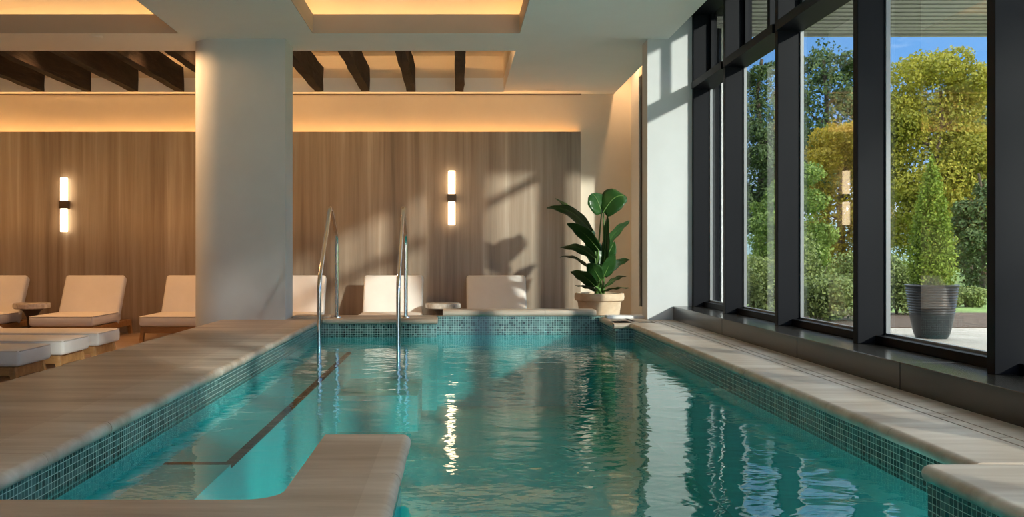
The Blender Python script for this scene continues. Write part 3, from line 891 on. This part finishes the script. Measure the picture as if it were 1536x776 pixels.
# shrubs
shr = [(1135,13.2,430,.62,.55,'broad green shrub outside the second window from the pier'),
       (1215,14.6,425,.45,.75,'upright green shrub left in the third window from the pier'),
       (1255,13.6,450,.60,.40,'low spreading pale green shrub in the third window from the pier'),
       (1285,16.2,420,.55,.60,'green shrub hidden partly by the window mullion left of the topiary'),
       (1345,14.8,420,.50,.60,'green shrub just left of the potted topiary'),
       (1178,16.8,410,.55,.75,'taller green shrub behind the second mullion from the pier'),
       (1448,16.9,440,.35,.22,'low shrub right of the dark ribbed pot')]
for i, (u, Y, v, rx, rz, lab) in enumerate(shr):
    r = random.Random(30+i)
    o = empty('garden_shrub', (dirx(u,Y), Y, GZ)); tag(o, lab, 'shrub', 'shrubs in the garden bed outside')
    bl = [(r.uniform(-.6,.6)*rx, r.uniform(-.4,.4)*rx, rz*r.uniform(.35,1.25), rx*.5, rx*.45, rz*.5) for _ in range(9)]
    leafcloud(bl, 5200, .055, 50+i).build('foliage', M['hedge'], o)
    st = MB()
    for k in range(6): st.tube([(0,0,0),(r.uniform(-.5,.5)*rx, r.uniform(-.4,.4)*rx, rz*1.1)], .012, 6, r1=.004)
    st.build('stem', M['bark'], o)
# potted topiary
YT = y(10.0)
tp = empty('potted_topiary', (dirx(1397.5,YT), YT, GZ)); tag(tp, 'tall conical evergreen in a dark ribbed pot on the patio outside', 'plant')
prof = [(.0,0),(.165,0),(.17,.015)]
for i in range(170):
    t = i/169; z = .015+t*.575; rr = .17 + (.278-.17)*(t**.62)
    prof.append((rr + (.006*math.sin(t*2*math.pi*19) if t > .45 else 0), z))
prof += [(.288,.595),(.29,.61),(.282,.618),(.262,.612),(.255,.56),(.0,.56)]
MB().lathe(prof, 56).build('pot', M['potdark'], tp, smooth=50)
MB().lathe([(.0,.57),(.262,.565)], 24).build('soil', M['soil'], tp)
bl = []
for k in range(26):
    t = k/25; z = .64+1.40*t; rr = .225*(1-t**1.5)**.8*(.82+.25*min(1,t*6)) + .02
    for q in range(3):
        a = k*1.3+q*2.1; bl.append((math.cos(a)*rr*.4, math.sin(a)*rr*.4, z, rr*.75, rr*.75, .11))
leafcloud(bl, 16000, .034, 77, flat=.4, droop=-.6).build('foliage', M['topiary'], tp)
MB().tube([(0,0,.5),(0,0,1.9)], .03, 8, r1=.008).build('trunk', M['bark'], tp)

# eave with slatted underside outside, far end
ev = empty('eave'); tag(ev, kind='structure')
ZE = 3.2
sl = MB(); yy = y(8.35)
while yy < y(10.0)-.05:
    sl.box(2.75, 9.0, yy, yy+.10, ZE, ZE+.03); yy += .16
sl.build('slat', M['slat'], ev)
MB().box(2.75, 9.0, y(8.3), y(10.02), ZE+.1, ZE+.25).build('eave_roof', M['slatdark'], ev)
MB().box(2.75, 9.0, y(10.02)-.06, y(10.02), ZE-.02, ZE+.1).build('fascia', M['slat'], ev)
ex = empty('wall_exterior'); tag(ex, kind='structure')
MB().box(2.80, 2.945, y(9.7), y(9.9), GZ, ZE).build('dark_pilaster', M['black'], ex)
MB().box(2.97, 3.03, y(9.7), y(9.9), GZ, ZE).build('pale_pilaster', M['white'], ex)
# far hill
hv = []; n = 40
for i in range(n+1):
    x = -40 + 240*i/n; h = 5 + 4*mnoise.noise(Vector((x*.03, 0, 0))) + 2
    hv += [(x, 150, GZ-1), (x, 190, h), (x, 260, GZ-1)]
hf = []
for i in range(n):
    a = i*3
    hf += [(a, a+3, a+4, a+1), (a+1, a+4, a+5, a+2)]
o = MB().add(hv, hf).build('hill', M['hill'], smooth=80); o['kind'] = 'structure'

# ------------------------------------------------------------------ world, sun, camera
wd = bpy.data.worlds.new('World'); SC.world = wd; wd.use_nodes = True
nt = wd.node_tree; nt.nodes.clear()
out = nt.nodes.new('ShaderNodeOutputWorld'); bg = nt.nodes.new('ShaderNodeBackground')
SUN = Vector((-1.0, 1.3, -.52)).normalized()
tcw = nt.nodes.new('ShaderNodeTexCoord'); sxw = nt.nodes.new('ShaderNodeSeparateXYZ'); nt.links.new(tcw.outputs['Generated'], sxw.inputs[0])
rw = nt.nodes.new('ShaderNodeValToRGB'); cr = rw.color_ramp
for _ in range(4): cr.elements.new(.5)
for e, (p, c_) in zip(cr.elements, [(.0,(.30,.34,.34)),(.02,(.95,1.15,1.35)),(.13,(.30,.68,1.35)),(.27,(.26,.60,1.25)),(.40,(3.0,3.2,3.4)),(1.0,(3.2,3.3,3.4))]):
    e.position = p; e.color = (*c_, 1)
nt.links.new(sxw.outputs[2], rw.inputs[0])
mpw = nt.nodes.new('ShaderNodeMapping'); mpw.inputs['Scale'].default_value = (1.2,1.2,4.5); nt.links.new(tcw.outputs['Generated'], mpw.inputs[0])
nw = nt.nodes.new('ShaderNodeTexNoise'); nw.inputs['Scale'].default_value = 2.2; nw.inputs['Detail'].default_value = 6; nw.inputs['Roughness'].default_value = .6
nt.links.new(mpw.outputs[0], nw.inputs['Vector'])
rc = nt.nodes.new('ShaderNodeValToRGB'); rc.color_ramp.elements[0].position = .50; rc.color_ramp.elements[1].position = .72
rc.color_ramp.elements[0].color = (0,0,0,1); rc.color_ramp.elements[1].color = (.75,.75,.75,1)
nt.links.new(nw.outputs[0], rc.inputs[0])
mw = nt.nodes.new('ShaderNodeMix'); mw.data_type = 'RGBA'; nt.links.new(rc.outputs[0], mw.inputs[0]); nt.links.new(rw.outputs[0], mw.inputs[6]); mw.inputs[7].default_value = (2.1,2.1,2.1,1)
nt.links.new(mw.outputs[2], bg.inputs[0]); bg.inputs[1].default_value = 1.0
nt.links.new(bg.outputs[0], out.inputs[0])

sl_ = bpy.data.lights.new('sun', 'SUN'); sl_.energy = 5.6; sl_.angle = R(2.2); sl_.color = (1,.93,.82)
so = bpy.data.objects.new('sun', sl_); COL.objects.link(so); so.rotation_euler = SUN.to_track_quat('-Z', 'Y').to_euler(); so.location = (20,-20,15)

cam = bpy.data.cameras.new('camera'); co = bpy.data.objects.new('camera', cam); COL.objects.link(co)
co.location = (0,0,.68); co.rotation_euler = (R(90),0,0)
cam.sensor_width = 36; cam.lens = 1400/1536*36
cam.shift_x = (768-684)/1536; cam.shift_y = -8/1536
cam.clip_end = 600
SC.camera = co
SC.view_settings.view_transform = 'Standard'; SC.view_settings.look = 'None'
SC.view_settings.exposure = 1.38; SC.view_settings.gamma = 1; SC.view_settings.use_curve_mapping = False
cy_ = SC.cycles
cy_.use_denoising = True
cy_.max_bounces = 10; cy_.diffuse_bounces = 5; cy_.glossy_bounces = 5; cy_.transparent_max_bounces = 24; cy_.transmission_bounces = 4
cy_.sample_clamp_indirect = 6; cy_.caustics_reflective = False; cy_.caustics_refractive = False
